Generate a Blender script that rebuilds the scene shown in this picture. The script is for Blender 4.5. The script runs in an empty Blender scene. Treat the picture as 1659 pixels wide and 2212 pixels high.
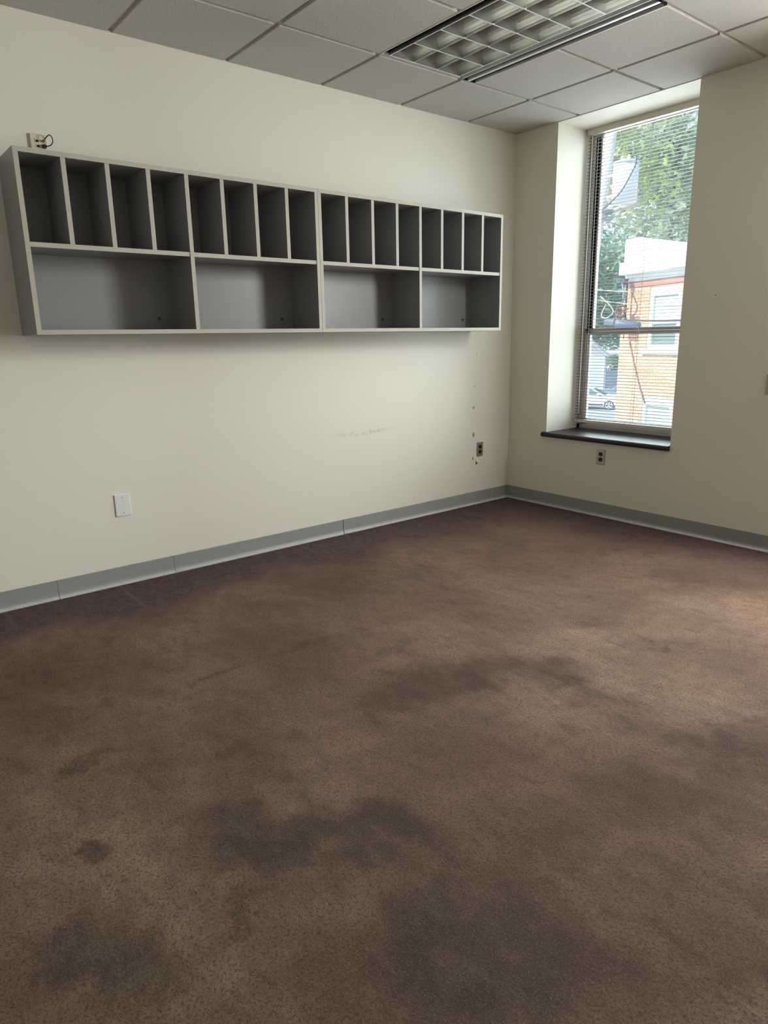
import bpy, bmesh, math, random
from mathutils import Vector, Matrix
random.seed(7)
C = bpy.context.scene.collection
SC = bpy.context.scene
PI = math.pi

# ------------------------------------------------------------------ helpers
class MB:
    """collects shapes, then links them as one mesh object"""
    def __init__(s):
        s.bm = bmesh.new()
    def box(s, a, b, mi=0, bevel=0.0, seg=1, front=None, front_mi=1):
        a, b = Vector(a), Vector(b)
        lo = Vector([min(a[i], b[i]) for i in range(3)]); hi = Vector([max(a[i], b[i]) for i in range(3)])
        vs = [s.bm.verts.new((x, y, z)) for x in (lo.x, hi.x) for y in (lo.y, hi.y) for z in (lo.z, hi.z)]
        idx = [(0, 1, 3, 2), (4, 6, 7, 5), (0, 4, 5, 1), (2, 3, 7, 6), (0, 2, 6, 4), (1, 5, 7, 3)]
        names = ['-x', '+x', '-y', '+y', '-z', '+z']
        fs = []
        for n, q in zip(names, idx):
            f = s.bm.faces.new([vs[i] for i in q]); f.material_index = front_mi if n == front else mi
            fs.append(f)
        if bevel > 0:
            es = list({e for f in fs for e in f.edges})
            bmesh.ops.bevel(s.bm, geom=es, offset=bevel, segments=seg, profile=0.5, affect='EDGES', clamp_overlap=True)
        return s
    def prism(s, prof, axis, t0, t1, mi=0, cap=True):
        """closed 2D profile extruded along axis (0=x: prof is (y,z); 1=y: (x,z); 2=z: (x,y))"""
        def P(p, t):
            return {0: (t, p[0], p[1]), 1: (p[0], t, p[1]), 2: (p[0], p[1], t)}[axis]
        A = [s.bm.verts.new(P(p, t0)) for p in prof]; B = [s.bm.verts.new(P(p, t1)) for p in prof]
        n = len(prof)
        for i in range(n):
            f = s.bm.faces.new((A[i], A[(i+1) % n], B[(i+1) % n], B[i])); f.material_index = mi
        if cap:
            for q in (A, B):
                f = s.bm.faces.new(q); f.material_index = mi
        return s
    def cyl(s, p0, p1, r0, r1=None, n=16, mi=0, cap=True, smooth=True):
        p0, p1 = Vector(p0), Vector(p1); r1 = r0 if r1 is None else r1
        d = (p1 - p0).normalized(); u = d.orthogonal().normalized(); v = d.cross(u)
        A = []; B = []
        for i in range(n):
            t = 2*PI*i/n; w = u*math.cos(t) + v*math.sin(t)
            A.append(s.bm.verts.new(p0 + w*r0)); B.append(s.bm.verts.new(p1 + w*r1))
        for i in range(n):
            f = s.bm.faces.new((A[i], A[(i+1) % n], B[(i+1) % n], B[i])); f.material_index = mi; f.smooth = smooth
        if cap:
            f = s.bm.faces.new(A); f.material_index = mi
            f = s.bm.faces.new(B); f.material_index = mi
        return s
    def tube(s, pts, r, n=8, mi=0):
        pts = [Vector(p) for p in pts]; rings = []
        ref = None
        for i, p in enumerate(pts):
            d = (pts[min(i+1, len(pts)-1)] - pts[max(i-1, 0)]).normalized()
            if ref is None: ref = d.orthogonal().normalized()
            u = (ref - d*ref.dot(d)).normalized(); ref = u; v = d.cross(u)
            rr = r[i] if isinstance(r, (list, tuple)) else r
            rings.append([s.bm.verts.new(p + (u*math.cos(2*PI*k/n) + v*math.sin(2*PI*k/n))*rr) for k in range(n)])
        for a, b in zip(rings, rings[1:]):
            for k in range(n):
                f = s.bm.faces.new((a[k], a[(k+1) % n], b[(k+1) % n], b[k])); f.smooth = True; f.material_index = mi
        for q in (rings[0], rings[-1]):
            f = s.bm.faces.new(q); f.material_index = mi
        return s
    def quad(s, a, b, c, d, mi=0):
        f = s.bm.faces.new([s.bm.verts.new(p) for p in (a, b, c, d)]); f.material_index = mi
        return s
    def poly(s, pts, mi=0):
        f = s.bm.faces.new([s.bm.verts.new(p) for p in pts]); f.material_index = mi
        return s
    def build(s, name, mats, parent=None, M=None):
        bmesh.ops.recalc_face_normals(s.bm, faces=s.bm.faces)
        me = bpy.data.meshes.new(name); s.bm.to_mesh(me); s.bm.free()
        if M is not None: me.transform(M)
        for m in (mats if isinstance(mats, (list, tuple)) else [mats]): me.materials.append(m)
        o = bpy.data.objects.new(name, me); C.objects.link(o)
        if parent is not None: o.parent = parent
        return o

def tag(o, label=None, cat=None, group=None, kind=None):
    if label: o['label'] = label
    if cat: o['category'] = cat
    if group: o['group'] = group
    if kind: o['kind'] = kind
    return o

def thing(name, label, cat, loc=(0, 0, 0), rz=0, group=None, kind=None):
    o = bpy.data.objects.new(name, None); C.objects.link(o)
    o.location = loc; o.rotation_euler = (0, 0, rz); o.empty_display_size = 0.1
    return tag(o, label, cat, group, kind)

def copy_tree(o, parent=None):
    c = o.copy(); C.objects.link(c)
    if parent is not None: c.parent = parent
    for ch in [x for x in C.objects if x.parent == o]: copy_tree(ch, c)
    return c

def smooth_curve(pts, n=8):
    """Catmull-Rom through points"""
    P = [Vector(p) for p in pts]; P = [P[0]*2-P[1]] + P + [P[-1]*2-P[-2]]; out = []
    for i in range(1, len(P)-2):
        a, b, c, d = P[i-1:i+3]
        for k in range(n):
            t = k/n
            out.append(0.5*((2*b) + (c-a)*t + (2*a-5*b+4*c-d)*t*t + (3*b-a-3*c+d)*t**3))
    out.append(P[-2]); return out

# ------------------------------------------------------------------ materials
class NT:
    def __init__(s, name):
        s.m = bpy.data.materials.new(name); s.m.use_nodes = True
        s.t = s.m.node_tree; s.t.nodes.clear()
        s.out = s.n('ShaderNodeOutputMaterial')
    def n(s, typ, **kw):
        x = s.t.nodes.new(typ)
        for k, v in kw.items(): setattr(x, k, v)
        return x
    def l(s, a, b): s.t.links.new(a, b)
    def set(s, sock, v):
        if hasattr(v, 'is_linked') or isinstance(v, bpy.types.NodeSocket): s.l(v, sock)
        else: sock.default_value = v
    def math(s, op, a, b=0.0, c=0.0, clamp=False):
        x = s.n('ShaderNodeMath', operation=op, use_clamp=clamp)
        s.set(x.inputs[0], a); s.set(x.inputs[1], b); s.set(x.inputs[2], c)
        return x.outputs[0]
    def mix(s, f, a, b, blend='MIX'):
        x = s.n('ShaderNodeMix', data_type='RGBA', blend_type=blend)
        s.set(x.inputs[0], f); s.set(x.inputs[6], a); s.set(x.inputs[7], b)
        return x.outputs[2]
    def noise(s, vec, scale, detail=3, rough=0.55, dist=0.0):
        x = s.n('ShaderNodeTexNoise'); s.l(vec, x.inputs['Vector'])
        x.inputs['Scale'].default_value = scale; x.inputs['Detail'].default_value = detail
        x.inputs['Roughness'].default_value = rough; x.inputs['Distortion'].default_value = dist
        return x.outputs['Fac']
    def ramp(s, v, a, b, lo=0.0, hi=1.0, smooth=True):
        x = s.n('ShaderNodeMapRange', interpolation_type='SMOOTHSTEP' if smooth else 'LINEAR')
        s.set(x.inputs[0], v); x.inputs[1].default_value = a; x.inputs[2].default_value = b
        x.inputs[3].default_value = lo; x.inputs[4].default_value = hi
        return x.outputs[0]
    def pos(s):
        return s.n('ShaderNodeNewGeometry').outputs['Position']
    def obj(s):
        return s.n('ShaderNodeTexCoord').outputs['Object']
    def bump(s, h, strength, dist):
        x = s.n('ShaderNodeBump'); x.inputs['Strength'].default_value = strength; x.inputs['Distance'].default_value = dist
        s.l(h, x.inputs['Height']); return x.outputs[0]
    def pbsdf(s, col, rough=0.5, metal=0.0, spec=0.5, normal=None, **kw):
        b = s.n('ShaderNodeBsdfPrincipled')
        s.set(b.inputs['Base Color'], col); s.set(b.inputs['Roughness'], rough)
        b.inputs['Metallic'].default_value = metal; b.inputs['Specular IOR Level'].default_value = spec
        if normal is not None: s.l(normal, b.inputs['Normal'])
        for k, v in kw.items(): b.inputs[k].default_value = v
        s.l(b.outputs[0], s.out.inputs[0]); return b

def rgb(r, g, b): return (r, g, b, 1.0)
def simple(name, col, rough=0.5, metal=0.0, spec=0.5, var=0.04, scale=30.0, bump=0.0, bscale=200.0):
    t = NT(name); p = t.obj()
    f = t.noise(p, scale, 3)
    c0 = rgb(*[max(0, x*(1-var*2)) for x in col]); c1 = rgb(*[min(1, x*(1+var*2)) for x in col])
    nrm = t.bump(t.noise(p, bscale, 2), bump, 0.002) if bump > 0 else None
    t.pbsdf(t.mix(f, c0, c1), rough, metal, spec, nrm)
    return t.m

def mat_wall():
    t = NT('painted_wall'); p = t.pos()
    big = t.noise(p, 0.9, 3); fine = t.noise(p, 180, 3); mid = t.noise(p, 14, 4)
    c = t.mix(big, rgb(.715, .670, .570), rgb(.760, .715, .612))
    c = t.mix(t.ramp(mid, .62, .8, 0, .10), c, rgb(.62, .58, .50))
    # faint scuff rubbed on the left wall
    sp = t.n('ShaderNodeSeparateXYZ'); t.l(p, sp.inputs[0])
    wob = t.math('MULTIPLY', t.math('SUBTRACT', t.noise(p, 5.0, 3), .5), .05)
    dz = t.math('ABSOLUTE', t.math('ADD', t.math('SUBTRACT', sp.outputs[2], .683), wob))
    m1 = t.ramp(dz, .0, .022, 1, 0)
    dy = t.math('ABSOLUTE', t.math('ADD', sp.outputs[1], 1.46)); m2 = t.ramp(dy, .16, .30, 1, 0)
    dx = t.ramp(t.math('ABSOLUTE', sp.outputs[0]), .02, .05, 1, 0)
    sc = t.math('MULTIPLY', t.math('MULTIPLY', m1, m2), t.math('MULTIPLY', dx, t.ramp(t.noise(p, 30, 4), .42, .62, .1, .55)))
    c = t.mix(sc, c, rgb(.40, .385, .36))
    t.pbsdf(c, .62, 0, .3, t.bump(fine, .12, .0015)); return t.m

def mat_tile():
    t = NT('mineral_ceiling_tile'); p = t.pos()
    a = t.noise(p, 105, 4, .75); b = t.noise(p, 230, 2, .65); big = t.noise(p, 2.2, 3)
    c = t.mix(big, rgb(.475, .445, .395), rgb(.53, .50, .447))
    c = t.mix(t.ramp(a, .54, .64, 0, .55), c, rgb(.27, .25, .22))
    c = t.mix(t.ramp(b, .58, .68, 0, .5), c, rgb(.74, .72, .66))
    h = t.math('ADD', t.math('MULTIPLY', a, .7), t.math('MULTIPLY', b, .3))
    t.pbsdf(c, .9, 0, .1, t.bump(h, .5, .004)); return t.m

def mat_carpet():
    t = NT('brown_carpet'); p = t.pos()
    sp = t.n('ShaderNodeSeparateXYZ'); t.l(p, sp.inputs[0]); X, Y = sp.outputs[0], sp.outputs[1]
    n1 = t.noise(p, 1.6, 5, .62); n2 = t.noise(p, 6.5, 5, .65); n3 = t.noise(p, 28, 4, .7)
    pile = t.noise(p, 120, 4, .78); pile2 = t.noise(p, 52, 4, .75, .6); vor = t.noise(p, 210, 5, .8)
    worn = t.mix(t.ramp(n1, .3, .7), rgb(0.093, 0.058, 0.039), rgb(0.215, 0.146, 0.101))
    worn = t.mix(t.ramp(n2, .35, .7, 0, .45), worn, rgb(0.067, 0.041, 0.029))
    # drifting reddish / greyish areas
    worn = t.mix(t.ramp(t.noise(p, .85, 2), .45, .7, 0, .35), worn, rgb(0.111, 0.062, 0.045))
    st = t.n('ShaderNodeMapping'); t.l(p, st.inputs[0]); st.inputs['Rotation'].default_value = (0, 0, -.9); st.inputs['Scale'].default_value = (1, 1.7, 1)
    brush = t.noise(st.outputs[0], 7.5, 6, .72, .4); brush2 = t.noise(st.outputs[0], 24, 5, .75, .3)
    worn = t.mix(t.ramp(brush, .50, .74, 0, .55), worn, rgb(0.050, 0.030, 0.020))
    worn = t.mix(t.ramp(brush2, .58, .78, 0, .4), worn, rgb(0.056, 0.034, 0.023))
    worn = t.mix(t.ramp(brush, .46, .30, 0, .35), worn, rgb(0.158, 0.107, 0.074))
    # plush unworn strips along the walls (purple brown pile)
    ed = t.math('MULTIPLY', t.math('SUBTRACT', n2, .5), .55)
    ed2 = t.math('MULTIPLY', t.math('SUBTRACT', n1, .5), .6)
    dl = t.math('ADD', X, t.math('ADD', ed, ed2))
    db = t.math('ADD', t.math('MULTIPLY', Y, -1.0), t.math('ADD', ed, ed2))
    ml = t.ramp(dl, .28, .62, .95, 0)
    mb = t.ramp(db, .22, .75, .9, 0)
    unworn = t.mix(t.ramp(n3, .3, .7), rgb(0.050, 0.029, 0.029), rgb(0.094, 0.058, 0.055))
    unworn = t.mix(t.ramp(brush, .42, .64, 0, .6), unworn, rgb(0.108, 0.070, 0.064))
    unworn = t.mix(t.ramp(brush2, .52, .70, 0, .5), unworn, rgb(0.034, 0.020, 0.021))
    c = t.mix(t.math('MAXIMUM', ml, mb), worn, unworn)
    # furniture tracks pressed across the left strip
    for yy, x1, w in ((-3.222, .50, .014), (-2.063, .54, .012), (-3.79, .34, .02)):
        d = t.math('ABSOLUTE', t.math('SUBTRACT', Y, yy + .0))
        m = t.math('MULTIPLY', t.ramp(d, .0, w, .32, 0), t.ramp(X, x1-.1, x1, 1, 0))
        c = t.mix(m, c, rgb(0.175, 0.118, 0.102))
    # stains with shapes of their own: x, y, rx, ry, rot, amount
    wn = t.n('ShaderNodeTexNoise'); t.l(p, wn.inputs['Vector']); wn.inputs['Scale'].default_value = 4.5; wn.inputs['Detail'].default_value = 7; wn.inputs['Roughness'].default_value = .68
    wv = t.n('ShaderNodeVectorMath', operation='MULTIPLY_ADD'); t.l(wn.outputs['Color'], wv.inputs[0])
    wv.inputs[1].default_value = (.46, .46, 0); wv.inputs[2].default_value = (-.23, -.23, 0)
    pw = t.n('ShaderNodeVectorMath', operation='ADD'); t.l(p, pw.inputs[0]); t.l(wv.outputs[0], pw.inputs[1])
    stains = [(1.97, -2.66, .18, .36, -8, .62), (2.07, -2.36, .16, .28, -40, .5), (2.24, -2.20, .12, .14, 0, .66),
              (2.50, -2.28, .38, .13, 4, .5), (3.02, -2.20, .34, .24, 20, .75), (2.02, -1.70, .14, .09, 0, .4),
              (2.46, -3.42, .16, .34, -28, .72), (2.24, -3.62, .16, .22, -20, .55), (2.062, -3.965, .07, .06, 30, .75),
              (1.62, -3.85, .06, .10, 10, .6), (1.36, -2.86, .05, .22, -5, .35), (1.62, -2.52, .06, .20, 0, .3),
              (2.48, -3.76, .05, .12, 30, .55), (2.40, -4.05, .22, .12, 20, .6), (2.86, -3.35, .30, .30, 0, .55),
              (2.70, -3.00, .26, .16, 10, .35), (2.405, -1.735, .035, .04, 0, .6), (2.32, -1.66, .03, .03, 0, .5),
              (1.95, -3.45, .2, .1, 10, .3), (3.3, -2.9, .3, .25, 0, .5), (2.95, -2.62, .36, .2, 30, .45), (3.0, -3.3, .3, .4, -20, .4), (1.25, -3.7, .05, .05, 0, .4)]
    for x, y, rx, ry, rot, amt in stains:
        mp = t.n('ShaderNodeMapping', vector_type='TEXTURE'); t.l(pw.outputs[0], mp.inputs[0])
        mp.inputs['Location'].default_value = (x, y, 0); mp.inputs['Rotation'].default_value = (0, 0, math.radians(rot))
        mp.inputs['Scale'].default_value = (rx, ry, 1)
        ln = t.n('ShaderNodeVectorMath', operation='LENGTH'); t.l(mp.outputs[0], ln.inputs[0])
        m = t.ramp(ln.outputs['Value'], .35, 1.25, amt, 0)
        m = t.math('MULTIPLY', m, t.ramp(brush, .3, .6, .6, 1.0))
        c = t.mix(m, c, rgb(0.030, 0.019, 0.014))
    # long ruck in the carpet
    d = t.math('ABSOLUTE', t.math('SUBTRACT', X, t.math('MULTIPLY_ADD', t.noise(p, 9, 2), .05, 1.315)))
    m = t.math('MULTIPLY', t.ramp(d, .0, .022, .6, 0), t.ramp(t.math('ABSOLUTE', t.math('ADD', Y, 3.27)), .07, .14, 1, 0))
    c = t.mix(m, c, rgb(0.058, 0.038, 0.028))
    # pile grain
    c = t.mix(t.ramp(pile, .47, .62, 0, .72), c, rgb(0.044, 0.028, 0.021))
    c = t.mix(t.ramp(pile2, .52, .70, 0, .42), c, rgb(0.046, 0.029, 0.023))
    c = t.mix(t.ramp(vor, .52, .68, 0, .6), c, rgb(0.234, 0.166, 0.123))
    h = t.math('ADD', t.math('MULTIPLY', pile, .6), t.math('ADD', t.math('MULTIPLY', pile2, .5), t.math('MULTIPLY', vor, .3)))
    h = t.math('ADD', h, t.math('MULTIPLY', n3, .5))
    b = t.pbsdf(c, .95, 0, .08, t.bump(h, .45, .004))
    b.inputs['Sheen Weight'].default_value = .05; b.inputs['Sheen Roughness'].default_value = .5; b.inputs['Sheen Tint'].default_value = rgb(0.439, 0.294, 0.215)
    return t.m

def mat_brick():
    t = NT('red_brick'); tc = t.obj()
    mp = t.n('ShaderNodeMapping'); t.l(tc, mp.inputs[0]); mp.inputs['Rotation'].default_value = (PI/2, 0, 0)
    sx = t.n('ShaderNodeSeparateXYZ'); t.l(tc, sx.inputs[0])
    cb = t.n('ShaderNodeCombineXYZ'); t.l(t.math('ADD', sx.outputs[0], sx.outputs[1]), cb.inputs[0]); t.l(sx.outputs[2], cb.inputs[1])
    b = t.n('ShaderNodeTexBrick'); t.l(cb.outputs[0], b.inputs['Vector'])
    b.inputs['Color1'].default_value = rgb(.60, .27, .15); b.inputs['Color2'].default_value = rgb(.72, .36, .22)
    b.inputs['Mortar'].default_value = rgb(.72, .62, .50); b.inputs['Scale'].default_value = 1.0
    b.inputs['Mortar Size'].default_value = .008; b.inputs['Brick Width'].default_value = .215; b.inputs['Row Height'].default_value = .075
    b.inputs['Mortar Smooth'].default_value = .2
    c = t.mix(t.ramp(t.noise(tc, 2.5, 4), .4, .7, 0, .35), b.outputs['Color'], rgb(.55, .28, .18))
    t.pbsdf(c, .85, 0, .2, t.bump(b.outputs['Fac'], -.4, .01)); return t.m

def mat_siding(name, col, pitch=.11):
    t = NT(name); tc = t.obj(); sx = t.n('ShaderNodeSeparateXYZ'); t.l(tc, sx.inputs[0])
    fr = t.math('FRACT', t.math('DIVIDE', sx.outputs[2], pitch))
    line = t.ramp(fr, .0, .10, 1, 0)
    c = t.mix(t.math('MULTIPLY', line, .45), rgb(*col), rgb(*[x*.5 for x in col]))
    t.pbsdf(c, .6, 0, .3, t.bump(fr, .5, .02)); return t.m

def mat_leaf(name, a, b, tr=.45):
    t = NT(name); p = t.pos()
    f = t.noise(p, 1.3, 3); f2 = t.noise(p, 11, 2)
    c = t.mix(t.ramp(f, .35, .65), rgb(*a), rgb(*b)); c = t.mix(t.ramp(f2, .3, .7, 0, .5), c, rgb(*[x*.6 for x in a]))
    d = t.n('ShaderNodeBsdfDiffuse'); s = t.n('ShaderNodeBsdfTranslucent'); m = t.n('ShaderNodeMixShader')
    t.l(c, d.inputs[0]); t.l(c, s.inputs[0]); m.inputs[0].default_value = tr
    t.l(d.outputs[0], m.inputs[1]); t.l(s.outputs[0], m.inputs[2]); t.l(m.outputs[0], t.out.inputs[0]); return t.m

def mat_glass():
    t = NT('window_glass')
    fr = t.n('ShaderNodeFresnel'); fr.inputs[0].default_value = 1.45
    tr = t.n('ShaderNodeBsdfTransparent'); tr.inputs[0].default_value = rgb(.95, .98, .97)
    gl = t.n('ShaderNodeBsdfGlossy'); gl.inputs['Roughness'].default_value = .02
    m = t.n('ShaderNodeMixShader'); t.l(fr.outputs[0], m.inputs[0]); t.l(tr.outputs[0], m.inputs[1]); t.l(gl.outputs[0], m.inputs[2])
    # veil of glare mixed into the pane as a thin dusty film
    veil = t.n('ShaderNodeBsdfTranslucent'); veil.inputs[0].default_value = rgb(.8, .82, .82)
    m2 = t.n('ShaderNodeMixShader'); t.l(t.ramp(t.noise(t.pos(), 3, 4), .3, .7, .005, .012), m2.inputs[0])
    t.l(m.outputs[0], m2.inputs[1]); t.l(veil.outputs[0], m2.inputs[2]); t.l(m2.outputs[0], t.out.inputs[0]); return t.m

M = {}
M['wall'] = mat_wall(); M['tile'] = mat_tile(); M['carpet'] = mat_carpet(); M['brick'] = mat_brick(); M['glass'] = mat_glass()
M['wall_dim'] = simple('muted_grey_wall', (.44, .42, .385), .7)
M['grid'] = simple('ceiling_grid_enamel', (.50, .46, .39), .5)
def mat_base():
    t = NT('grey_vinyl_base'); p = t.pos(); sp = t.n('ShaderNodeSeparateXYZ'); t.l(p, sp.inputs[0])
    c = t.mix(t.noise(p, 8, 3), rgb(.265, .262, .243), rgb(.305, .302, .281))
    lit_toe = t.math('MULTIPLY', t.ramp(sp.outputs[2], .010, .018, .75, 0), t.ramp(t.noise(p, 22, 4), .3, .5, .5, 1))  # light caught by the toe, painted in as a paler band with some wear
    c = t.mix(lit_toe, c, rgb(.50, .49, .45))
    c = t.mix(t.math('MULTIPLY', t.ramp(t.noise(p, 40, 5, .7), .60, .70, 0, .6), t.ramp(sp.outputs[2], .02, .06, 1, 0)), c, rgb(.16, .155, .14))
    t.pbsdf(c, .42, 0, .4); return t.m
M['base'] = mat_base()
M['laminate'] = simple('grey_laminate', (.255, .25, .245), .38, 0, .45, .05, 3)
M['edge'] = simple('cream_edge_band', (.44, .405, .325), .5, 0, .3, .04, 12)
M['white_plastic'] = simple('white_plastic', (.74, .73, .71), .35, 0, .5, .01)
M['ivory_plastic'] = simple('ivory_plastic', (.66, .60, .46), .4, 0, .5, .03)
M['black'] = simple('black_plastic', (.012, .012, .013), .4, 0, .4)
M['cavity'] = simple('dark_cavity', (.01, .01, .01), .8, 0, .1)
M['steel'] = simple('brushed_steel', (.42, .39, .35), .38, .9, .5, .06, 60)
M['brass'] = simple('brass', (.45, .33, .12), .35, 1.0)
M['screw'] = simple('screw_metal', (.16, .15, .14), .3, 1.0)
M['sill'] = simple('dark_laminate_sill', (.028, .020, .020), .42, 0, .28, .15, 6)
M['bronze'] = simple('taupe_aluminium', (.54, .47, .43), .45, 0, .5, .04, 10)
M['blind'] = simple('blind_enamel', (.62, .57, .50), .4, 0, .5, .02)
M['slat'] = simple('blind_slat_enamel', (.20, .18, .175), .45, 0, .4, .02)
M['cord'] = simple('blind_cord', (.62, .58, .50), .8)
M['alu'] = simple('louver_aluminium', (.56, .56, .52), .28, 1.0, .5, .0, 4)
M['white_metal'] = simple('white_enamel', (.72, .71, .67), .4, 0, .5, .01)
M['tubeglass'] = simple('unlit_tube', (.75, .75, .72), .3, 0, .5, .01)
M['torn'] = simple('torn_plaster', (.34, .23, .12), .9, 0, .1, .25, 300)
M['paper'] = simple('torn_paint_flap', (.70, .64, .52), .8, 0, .1)
M['siding_white'] = mat_siding('white_siding', (.80, .80, .79), .13)
M['siding_blue'] = mat_siding('pale_blue_siding', (.62, .74, .80), .14)
M['trim_white'] = simple('white_trim', (.82, .82, .80), .5)
M['frieze'] = simple('red_frieze', (.48, .20, .16), .7)
M['shingle'] = simple('grey_shingle', (.50, .46, .46), .9, 0, .1, .15, 5)
M['sillstone'] = simple('cream_sill_stone', (.80, .76, .52), .7)
M['pane_dark'] = simple('house_pane', (.34, .46, .42), .12, 0, .6, .1, 1.0)
M['pane_dim'] = simple('house_pane_dim', (.16, .22, .22), .12, 0, .6, .1, 1.0)
M['asphalt'] = simple('asphalt', (.36, .38, .42), .9, 0, .2, .08, 3)
M['grass'] = simple('lawn', (.22, .42, .06), .9, 0, .1, .2, 6)
M['pole'] = simple('weathered_pole', (.68, .65, .62), .8, 0, .2, .12, 10)
M['trafo'] = simple('grey_tank', (.70, .74, .78), .4, 0, .5)
M['cable'] = simple('cable_black', (.045, .04, .045), .6)
M['cable_red'] = simple('cable_brown', (.20, .09, .08), .6)
M['cable_pale'] = simple('cable_pale', (.46, .42, .34), .6)
M['closure'] = simple('splice_closure', (.13, .17, .23), .45)
M['closure2'] = simple('slate_boards', (.34, .40, .48), .8)
M['car_white'] = simple('white_car_paint', (.86, .86, .86), .25, 0, .6)
M['car_dark'] = simple('blue_car_paint', (.22, .28, .40), .25, 0, .6)
M['car_glass'] = simple('car_glass', (.12, .20, .20), .1, 0, .7)
M['tyre'] = simple('tyre', (.06, .06, .065), .8)
M['rim'] = simple('alloy_rim', (.70, .70, .72), .3, .5)
M['bark'] = simple('bark', (.20, .15, .11), .9, 0, .1, .2, 8)
M['leaf_yellow'] = mat_leaf('leaf_yellow_green', (.36, .46, .14), (.62, .66, .20))
M['leaf_teal'] = mat_leaf('leaf_deep_green', (.08, .26, .22), (.24, .44, .26))
M['leaf_grey'] = mat_leaf('leaf_grey_green', (.28, .38, .24), (.52, .56, .34))
M['leaf_hedge'] = mat_leaf('leaf_hedge', (.10, .20, .15), (.20, .32, .18))

# ------------------------------------------------------------------ room constants
H = 2.7523
T = .6096
GX, GY = .5515, -.5206           # first ceiling grid lines
XR, YF = 5.2, -5.6               # hidden right and front walls
W1 = (.382, 1.402, .545, 2.748)  # window opening x0,x1,z0,z1
W2 = (2.50, 3.52, .545, 2.748)
WT = .50                         # outer wall thickness

# floor
b = MB(); b.box((-.3, YF-.3, -.2), (XR+.3, WT, 0)); tag(b.build('floor', M['carpet']), 'brown wall to wall carpet with dark stains', 'floor', kind='structure')

# walls
b = MB(); b.box((-.2, YF-.2, 0), (0, 0, H+.25)); wl = tag(b.build('wall_left', M['wall']), 'cream painted wall behind the cubby shelves', 'wall', kind='structure')
b = MB()
zs = [(0, W1[2]), (W1[2], W1[3]), (W1[3], H+.25)]
b.box((-.2, 0, 0), (XR+.2, WT, W1[2])); b.box((-.2, 0, W1[3]), (XR+.2, WT, H+.25))
for x0, x1 in ((-.2, W1[0]), (W1[1], W2[0]), (W2[1], XR+.2)): b.box((x0, 0, W1[2]), (x1, WT, W1[3]))
wb = tag(b.build('wall_back', M['wall']), 'cream painted wall holding the window', 'wall', kind='structure')
b = MB(); b.box((XR, YF-.2, 0), (XR+.2, 0, H+.25)); tag(b.build('wall_right', M['wall_dim']), 'cream side wall out of view', 'wall', kind='structure')
b = MB(); b.box((0, YF-.2, 0), (XR, YF, H+.25)); tag(b.build('wall_front', M['wall_dim']), 'cream wall behind the viewer', 'wall', kind='structure')

# ceiling: lay-in tiles, grid and the slab above
b = MB()
gap = .0125
xs = [0] + [GX+k*T for k in range(8)] + [XR]
ys = [0] + [GY-k*T for k in range(9)] + [YF]
for i in range(len(xs)-1):
    for j in range(len(ys)-1):
        x0, x1, y0, y1 = xs[i], xs[i+1], ys[j], ys[j+1]
        if i in (1, 2) and j == 2: continue                       # troffer
        a0 = x0 + (gap if i else .0); a1 = x1 - (gap if i < len(xs)-2 else 0)
        c0 = y0 - (gap if j else .0); c1 = y1 + (gap if j < len(ys)-2 else 0)
        if i in (1, 2) and j == 1: c1 = -1.018                     # slot diffuser
        b.box((a0, c0, H), (a1, c1, H+.018), bevel=.0015)
ce = tag(b.build('ceiling', M['tile']), 'dropped ceiling of grey mineral tiles', 'ceiling', kind='structure')
b = MB()
for x in xs[1:-1]:
    if abs(x-(GX+T)) < .01:
        b.box((x-.0135, -.0, H+.012), (x+.0135, -1.018, H+.03)); b.box((x-.0135, GY-2*T, H+.012), (x+.0135, YF, H+.03))
    else: b.box((x-.0135, 0, H+.012), (x+.0135, YF, H+.03))
for y in ys[1:-1]:
    if abs(y-(GY-T)) < .01:
        b.box((0, y-.0135, H+.0125), (GX, y+.0135, H+.03)); b.box((GX+2*T, y-.0135, H+.0125), (XR, y+.0135, H+.03))
    else: b.box((0, y-.0135, H+.0125), (XR, y+.0135, H+.03))
tag(b.build('ceiling_grid', M['grid'], ce), 'narrow enamelled grid bars between the tiles')
b = MB(); b.box((-.2, YF-.2, H+.25), (XR+.2, WT, H+.45)); tag(b.build('ceiling_slab', M['wall'], ce), None)

# baseboards: coved vinyl strips with seams
def cove(h=.1016):
    return [(0, 0), (.020, 0), (.020, .0030), (.0125, .0085), (.0075, .0145), (.0040, .024), (.0032, .036), (.0032, h-.002), (.002, h), (0, h)]
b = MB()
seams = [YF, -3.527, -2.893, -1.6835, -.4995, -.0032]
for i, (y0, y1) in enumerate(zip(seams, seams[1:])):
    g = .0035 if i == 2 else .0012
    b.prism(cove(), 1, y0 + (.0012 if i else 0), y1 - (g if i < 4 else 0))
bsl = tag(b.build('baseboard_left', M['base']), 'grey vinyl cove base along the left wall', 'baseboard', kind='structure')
b = MB(); b.box((.0003, -1.6869, 0), (.0022, -1.6836, .1)); tag(b.build('seam', M['cavity'], bsl), 'dark open seam in the vinyl base')
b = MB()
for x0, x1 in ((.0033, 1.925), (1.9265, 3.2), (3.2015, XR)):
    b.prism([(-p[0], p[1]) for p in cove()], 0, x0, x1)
tag(b.build('baseboard_back', M['base']), 'grey vinyl cove base under the window', 'baseboard', kind='structure')

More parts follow.
